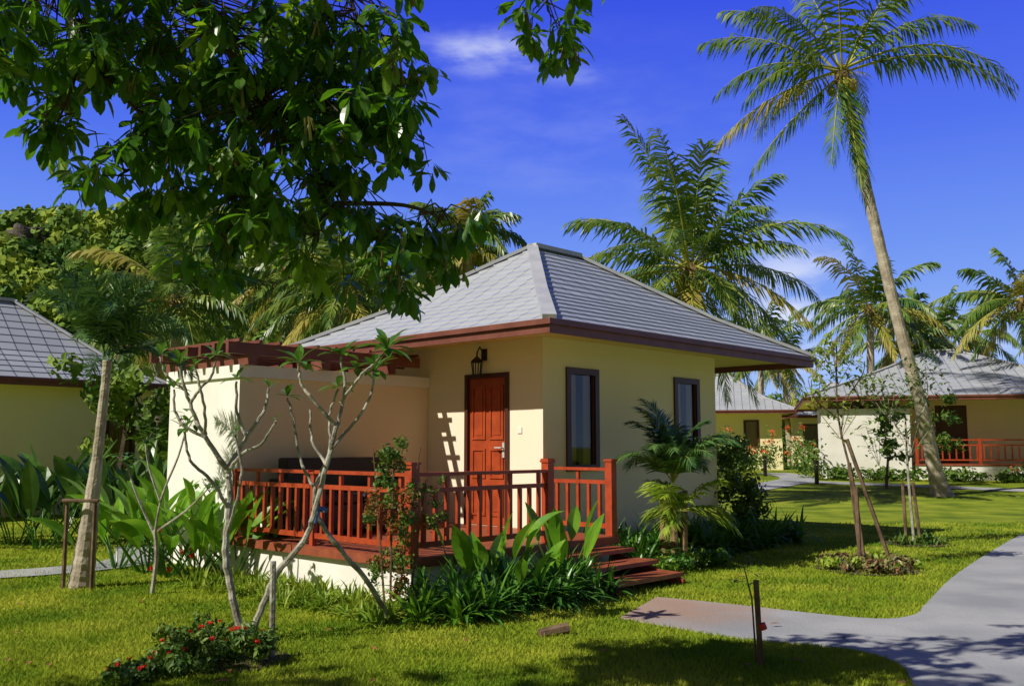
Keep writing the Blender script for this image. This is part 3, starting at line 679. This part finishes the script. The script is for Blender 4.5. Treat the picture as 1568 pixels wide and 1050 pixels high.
mb.build('shrub',['shrub','stake'])
def disc(name,c,r,m,sx=1):
    mb=MB(); mb.poly([(c[0]+r*sx*math.cos(t)*(1+.06*math.sin(5*t)),c[1]+r*math.sin(t)*(1+.06*math.cos(3*t)),.012) for t in np.linspace(0,2*math.pi,28)[:-1]]); return mb.build(name,[m])
disc('soil_bed',(-2.05,6.85),.45,'soil'); disc('soil_bed',(4.4,11.85),.62,'soil'); disc('soil_bed',(6.3,14.9),.5,'soil')
mb=MB()
for k in range(66):
    a=R(0,6.28);q=math.sqrt(random.random())*.42; c=(-2.07+q*math.cos(a),6.8+q*math.sin(a)*.9,R(.05,.24))
    mb.cloud(c,(.08,.08,.07),60,.05,0,.3)
    if random.random()<.4:
        f_=R(.012,.026); mb.cloud((c[0]+R(-.05,.05),c[1]-.03,c[2]+.07),(f_,f_,f_*.6),20,.02,1,.4)
for k in range(22):
    c=(-2.35+R(-.22,.22),6.3+R(-.25,.25),R(.04,.1)); mb.cloud(c,(.08,.08,.06),50,.05,0,.3)
    if k%2: mb.cloud((c[0],c[1],c[2]+.06),(.02,.02,.012),16,.02,1,.4)
mb.build('ixora_shrub',['shrub','flower'])
mb=MB()
for k in range(60):
    a=R(0,6.28);q=math.sqrt(random.random())*.6; c=(4.4+q*math.cos(a),11.85+q*math.sin(a),R(.05,.12)); mb.cloud(c,(.1,.1,.07),40,.08,0 if random.random()<.75 else 1,.3)
mb.build('croton_bed',['croton','lime'])
straps('lily_plants',[(6.3+R(-.35,.35),14.9+R(-.3,.3)) for _ in range(14)],14,.25,.04,'shrub')
mb=MB()
for k in range(10): mb.cloud((-3.85+R(-.4,.4),10.75+R(-.3,.2),R(.15,.6)),(.03,.03,.03),14,.04,0,.4)
mb.build('ginger_flowers',['flower'])
def hedge(name,x0,x1,y0,y1,h,n,m=('shrub','orange'),fl=.0,s=.16,fr=None):
    mb=MB()
    for k in range(n):
        x_,y_=R(x0,x1),R(y0,y1)
        if fr: c_,s_=math.cos(fr[2]),math.sin(fr[2]); x_,y_=fr[0]+c_*x_-s_*y_,fr[1]+s_*x_+c_*y_
        hh=h*R(.5,1.0); g=gz(y_)
        mb.cloud((x_,y_,g+hh*.5),(.4,.4,hh*.55),70,s,0,.5)
        if random.random()<fl: mb.cloud((x_,y_-.3,g+hh*R(.6,1)),(.2,.15,.15),18,.1,1,.4)
    mb.build(name,list(m))
hedge('hedge',-.2,11,-1.1,-.5,.55,46,fr=H3)
hedge('garden_shrubs',8.2,10.0,37,41,1.5,26,fl=.5)
hedge('garden_shrubs',10.4,11.0,33.0,35,1.5,9)
hedge('garden_shrubs',6.5,8.6,34,39,1.9,22,fl=.3)
hedge('garden_shrubs',8.6,11,-.6,.2,1.7,10,fr=H3)
hedge('garden_shrubs',-14,-8.7,20.5,21.6,1.0,26,m=('broadd','orange'))
hedge('flower_shrub',6,8.6,-.5,0,1.0,8,fl=1.0,fr=H3)
hedge('flower_shrub',11.2,13.4,41.5,43,2.0,12,fl=1.0)
for x_,y_ in ((10.0,31.2),(9.6,36)):
    mb=MB(); g=gz(y_); mb.tube([(x_,y_,g),(x_,y_,g+.62)],.07,8); mb.tube([(x_,y_,g+.64),(x_,y_,g+.78)],[.09,.09],8); mb.build('bollard_light',['metal'])

# ------------------------------------------------------------------ distant trees
def treemass(name,items,size,m='bglt'):
    mb=MB()
    for (x,y,h,r) in items:
        g=gz(y); mb.tube([(x,y,g),(x+R(-.3,.3),y,g+h*.6)],[r*.08,r*.05],5,1)
        for k in range(15):
            a=R(0,6.28); q=R(.1,.9)*r
            mb.cloud((x+q*math.cos(a),y+q*math.sin(a),g+h*R(.35,.95)),(r*.3,r*.3,r*.26),56,size,0,.7,.6,.35)
    mb.build(name,[m,'treebark'])
it=[(-30+i*1.45+R(-1,1),R(44,60),R(3.8,5.8),R(2,3)) for i in range(25)]
treemass('distant_trees',it,.34)
it=[(8+i*2.0+R(-1,1),R(64,80),R(3.6,5.6),R(2.2,3.6)) for i in range(34)]
treemass('distant_trees',it,.42)
it=[(-3.0+i*.9,R(20,24),R(2.8,3.9),1.2) for i in range(-6,0)]
treemass('background_trees',it,.2)
it=[(-60+i*3,R(40,70),R(5,8),3) for i in range(12)]+[(60+i*4,R(60,90),R(6,9),4) for i in range(12)]
treemass('distant_trees',it,.7)

# ------------------------------------------------------------------ hill
cxs=[-400,-300,-200,-150,-120,-108,-87,-60,-35,-15,5,25]; czs=[0,20,34,39,42,43,46,49,41,26,9,0]
def bumps(x,y): return 1.4*np.sin(x*.11+1)*np.cos(y*.09)+1.1*np.sin(x*.23+y*.13)+.7*np.sin(x*.4-y*.3)
def hz_(x,y):
    t=np.clip((y-75)/125,0,1); s=t*t*(3-2*t); back=np.clip(1-(y-215)/150,0,1)
    c=np.interp(x,cxs,czs); return (c*s+bumps(x,y)*np.minimum(c/20,1)*s)*back
gx=np.linspace(-400,30,110); gy=np.linspace(74,370,80)
XX,YY=np.meshgrid(gx,gy); ZZ=hz_(XX,YY)+.1
v=np.stack([XX,YY,ZZ],-1).reshape(-1,3); nx=len(gx)
f=np.array([(j*nx+i,j*nx+i+1,(j+1)*nx+i+1,(j+1)*nx+i) for j in range(len(gy)-1) for i in range(nx-1)])
npmesh('hill',v,f,['hillg'],4)
nc=5200; q=44
px=rng.uniform(-190,25,nc); py=rng.uniform(90,214,nc); pr=rng.uniform(.7,1.55,nc)**1.9*1.25
keep=(np.interp(px,cxs,czs)>3); px=px[keep];py=py[keep];pr=pr[keep]; nc=len(px)
pz=hz_(px,py)+.3+pr*.7
d=rng.normal(size=(nc,q,3)); d[:,:,2]=np.abs(d[:,:,2])*.9-.25; d/=np.linalg.norm(d,axis=2)[:,:,None]
P=np.stack([px,py,pz],1)[:,None,:]+d*pr[:,None,None]*np.array([1,1,1.0])*(1+.10*rng.normal(size=(nc,q,1)))
nn=d+.35*rng.normal(size=d.shape); nn/=np.linalg.norm(nn,axis=2)[:,:,None]
t=np.cross(nn,rng.normal(size=d.shape)); t/=np.linalg.norm(t,axis=2)[:,:,None]; u=np.cross(nn,t)
s=(rng.uniform(.4,.8,(nc,q,1)))*(pr[:,None,None]/2.2)
V=np.stack([P-t*s,P+u*s*.7,P+t*s,P-u*s*.7],2).reshape(-1,3)
npmesh('hill_forest',V,np.arange(len(V)).reshape(-1,4),['hillt'],4)
def rockm(c,r):
    import bmesh
    bm=bmesh.new(); bmesh.ops.create_icosphere(bm,subdivisions=4,radius=1)
    for v_ in bm.verts:
        k=1+.18*math.sin(v_.co.x*4+c[0])*math.cos(v_.co.y*5)+.08*math.sin(v_.co.z*11+v_.co.x*7)
        v_.co=Vector((v_.co.x*r[0]*k,v_.co.y*r[1]*k,v_.co.z*r[2]*k))
    me=bpy.data.meshes.new('rock_outcrop'); bm.to_mesh(me); bm.free(); me.materials.append(M['rock'])
    o=bpy.data.objects.new('rock_outcrop',me); o.location=c; col.objects.link(o)
for (rx_,ry_,r_) in ((-73,184,(5.5,4,4.0)),(-83,158,(3.6,3.5,2.8)),(-78,152,(2.4,3,2.2))):
    rockm((rx_,ry_,float(hz_(np.array([rx_]),np.array([ry_]))[0])+.6),r_)

mb=MB()
for k in range(60):
    y_=R(6,14); x_=R(-.55,.5)*y_; a=R(0,6.28)
    mb.blade((x_,y_,.035),(math.cos(a),math.sin(a),.15),R(.06,.12),.035,.4,3,0,.3)
mb.build('fallen_leaves',['dead'])
mb=MB(); mb.tube([(.22,7.72,.02),(.45,7.8,.05)],[.04,.05],7); mb.build('cut_log',['stake'])

# ------------------------------------------------------------------ world, sun, camera
el=rd(42); sx,sy=-.867,-.499
w=bpy.data.worlds.new('World'); scn.world=w; w.use_nodes=True; nt=w.node_tree; N=nt.nodes; L=nt.links
bg=N['Background']; bg.inputs['Strength'].default_value=.1
sk=N.new('ShaderNodeTexSky'); sk.sky_type='NISHITA'; sk.sun_disc=False; sk.sun_elevation=el; sk.sun_rotation=rd(240)
sk.air_density=1.0; sk.dust_density=.5; sk.ozone_density=1.5
tint=N.new('ShaderNodeVectorMath'); tint.operation='MULTIPLY'; tint.inputs[1].default_value=(.38,.31,.24)
L.new(sk.outputs[0],tint.inputs[0])
tc=N.new('ShaderNodeTexCoord'); sp=N.new('ShaderNodeSeparateXYZ'); L.new(tc.outputs['Generated'],sp.inputs[0])
rp=N.new('ShaderNodeValToRGB'); es=rp.color_ramp.elements
es[0].position=0; es[0].color=(.42,.62,.98,1); es[1].position=1; es[1].color=(.02,.04,.25,1)
for p_,c_ in ((.10,(.28,.46,.95)),(.20,(.165,.31,.92)),(.31,(.085,.175,.88)),(.44,(.042,.09,.80)),(.6,(.03,.065,.5))):
    e=es.new(p_); e.color=(*c_,1)
L.new(sp.outputs['Z'],rp.inputs['Fac'])
sc10=N.new('ShaderNodeVectorMath'); sc10.operation='SCALE'; sc10.inputs['Scale'].default_value=10; L.new(rp.outputs['Color'],sc10.inputs[0])
dt=N.new('ShaderNodeVectorMath'); dt.operation='DOT_PRODUCT'; dt.inputs[1].default_value=(.45,.89,0); L.new(tc.outputs['Generated'],dt.inputs[0])
fr=N.new('ShaderNodeMapRange'); fr.interpolation_type='SMOOTHSTEP'; fr.inputs[1].default_value=0; fr.inputs[2].default_value=.55; fr.inputs[3].default_value=0; fr.inputs[4].default_value=.97; L.new(dt.outputs['Value'],fr.inputs[0])
mix0=N.new('ShaderNodeMix'); mix0.data_type='RGBA'; L.new(fr.outputs[0],mix0.inputs['Factor']); L.new(tint.outputs[0],mix0.inputs['A']); L.new(sc10.outputs[0],mix0.inputs['B'])
def patch(dirv,rad,sc):
    dd=Vector(dirv).normalized()
    s_=N.new('ShaderNodeVectorMath'); s_.operation='SUBTRACT'; s_.inputs[1].default_value=dd; L.new(tc.outputs['Generated'],s_.inputs[0])
    m_=N.new('ShaderNodeVectorMath'); m_.operation='MULTIPLY'; m_.inputs[1].default_value=sc; L.new(s_.outputs[0],m_.inputs[0])
    l_=N.new('ShaderNodeVectorMath'); l_.operation='LENGTH'; L.new(m_.outputs[0],l_.inputs[0])
    r_=N.new('ShaderNodeMapRange'); r_.interpolation_type='SMOOTHSTEP'; r_.inputs[1].default_value=rad; r_.inputs[2].default_value=0; r_.inputs[3].default_value=0; r_.inputs[4].default_value=1
    L.new(l_.outputs['Value'],r_.inputs[0]); return r_.outputs[0]
mp=N.new('ShaderNodeMapping'); mp.inputs['Scale'].default_value=(6,6,18); L.new(tc.outputs['Generated'],mp.inputs[0])
no=N.new('ShaderNodeTexNoise'); no.inputs['Scale'].default_value=1.6; no.inputs['Detail'].default_value=7; no.inputs['Roughness'].default_value=.55; L.new(mp.outputs[0],no.inputs['Vector'])
nr=N.new('ShaderNodeMapRange'); nr.interpolation_type='SMOOTHSTEP'; nr.inputs[1].default_value=.36; nr.inputs[2].default_value=.70; L.new(no.outputs['Fac'],nr.inputs[0])
acc=None
for dv,ra,sc,am in (((-.03,1,.434),.10,(1,1,3.2),.75),((.07,1,.41),.05,(1,1,2.5),.3),((.30,1,.15),.11,(1,1,1),1.0),((.05,1,.33),.3,(1,1,2),.10),((.55,1,.1),.25,(1,1,3),.5)):
    p=patch(dv,ra,sc); m1=N.new('ShaderNodeMath'); m1.operation='MULTIPLY'; L.new(p,m1.inputs[0]); m1.inputs[1].default_value=am
    if acc is None: acc=m1.outputs[0]
    else:
        a_=N.new('ShaderNodeMath'); a_.operation='ADD'; a_.use_clamp=True; L.new(acc,a_.inputs[0]); L.new(m1.outputs[0],a_.inputs[1]); acc=a_.outputs[0]
fm=N.new('ShaderNodeMath'); fm.operation='MULTIPLY'; L.new(acc,fm.inputs[0]); L.new(nr.outputs[0],fm.inputs[1])
mx=N.new('ShaderNodeMix'); mx.data_type='RGBA'; mx.inputs['B'].default_value=(7.2,7.8,9.8,1)
L.new(fm.outputs[0],mx.inputs['Factor']); L.new(mix0.outputs['Result'],mx.inputs['A']); L.new(mx.outputs['Result'],bg.inputs['Color'])
sun=bpy.data.lights.new('sun','SUN'); sun.energy=5.0; sun.angle=rd(.5); sun.color=(1,.94,.82)
so=bpy.data.objects.new('sun',sun); col.objects.link(so)
S_=Vector((sx*math.cos(el),sy*math.cos(el),math.sin(el))); so.rotation_euler=S_.to_track_quat('Z','Y').to_euler(); so.location=(0,0,30)
cam=bpy.data.cameras.new('camera'); cam.sensor_width=36; cam.lens=33.1; cam.clip_end=6000; cam.clip_start=.05
co=bpy.data.objects.new('camera',cam); co.location=(0,0,1.5); co.rotation_euler=(rd(96.3),0,0); col.objects.link(co); scn.camera=co
scn.view_settings.view_transform='Standard'; scn.view_settings.look='None'; scn.view_settings.exposure=0
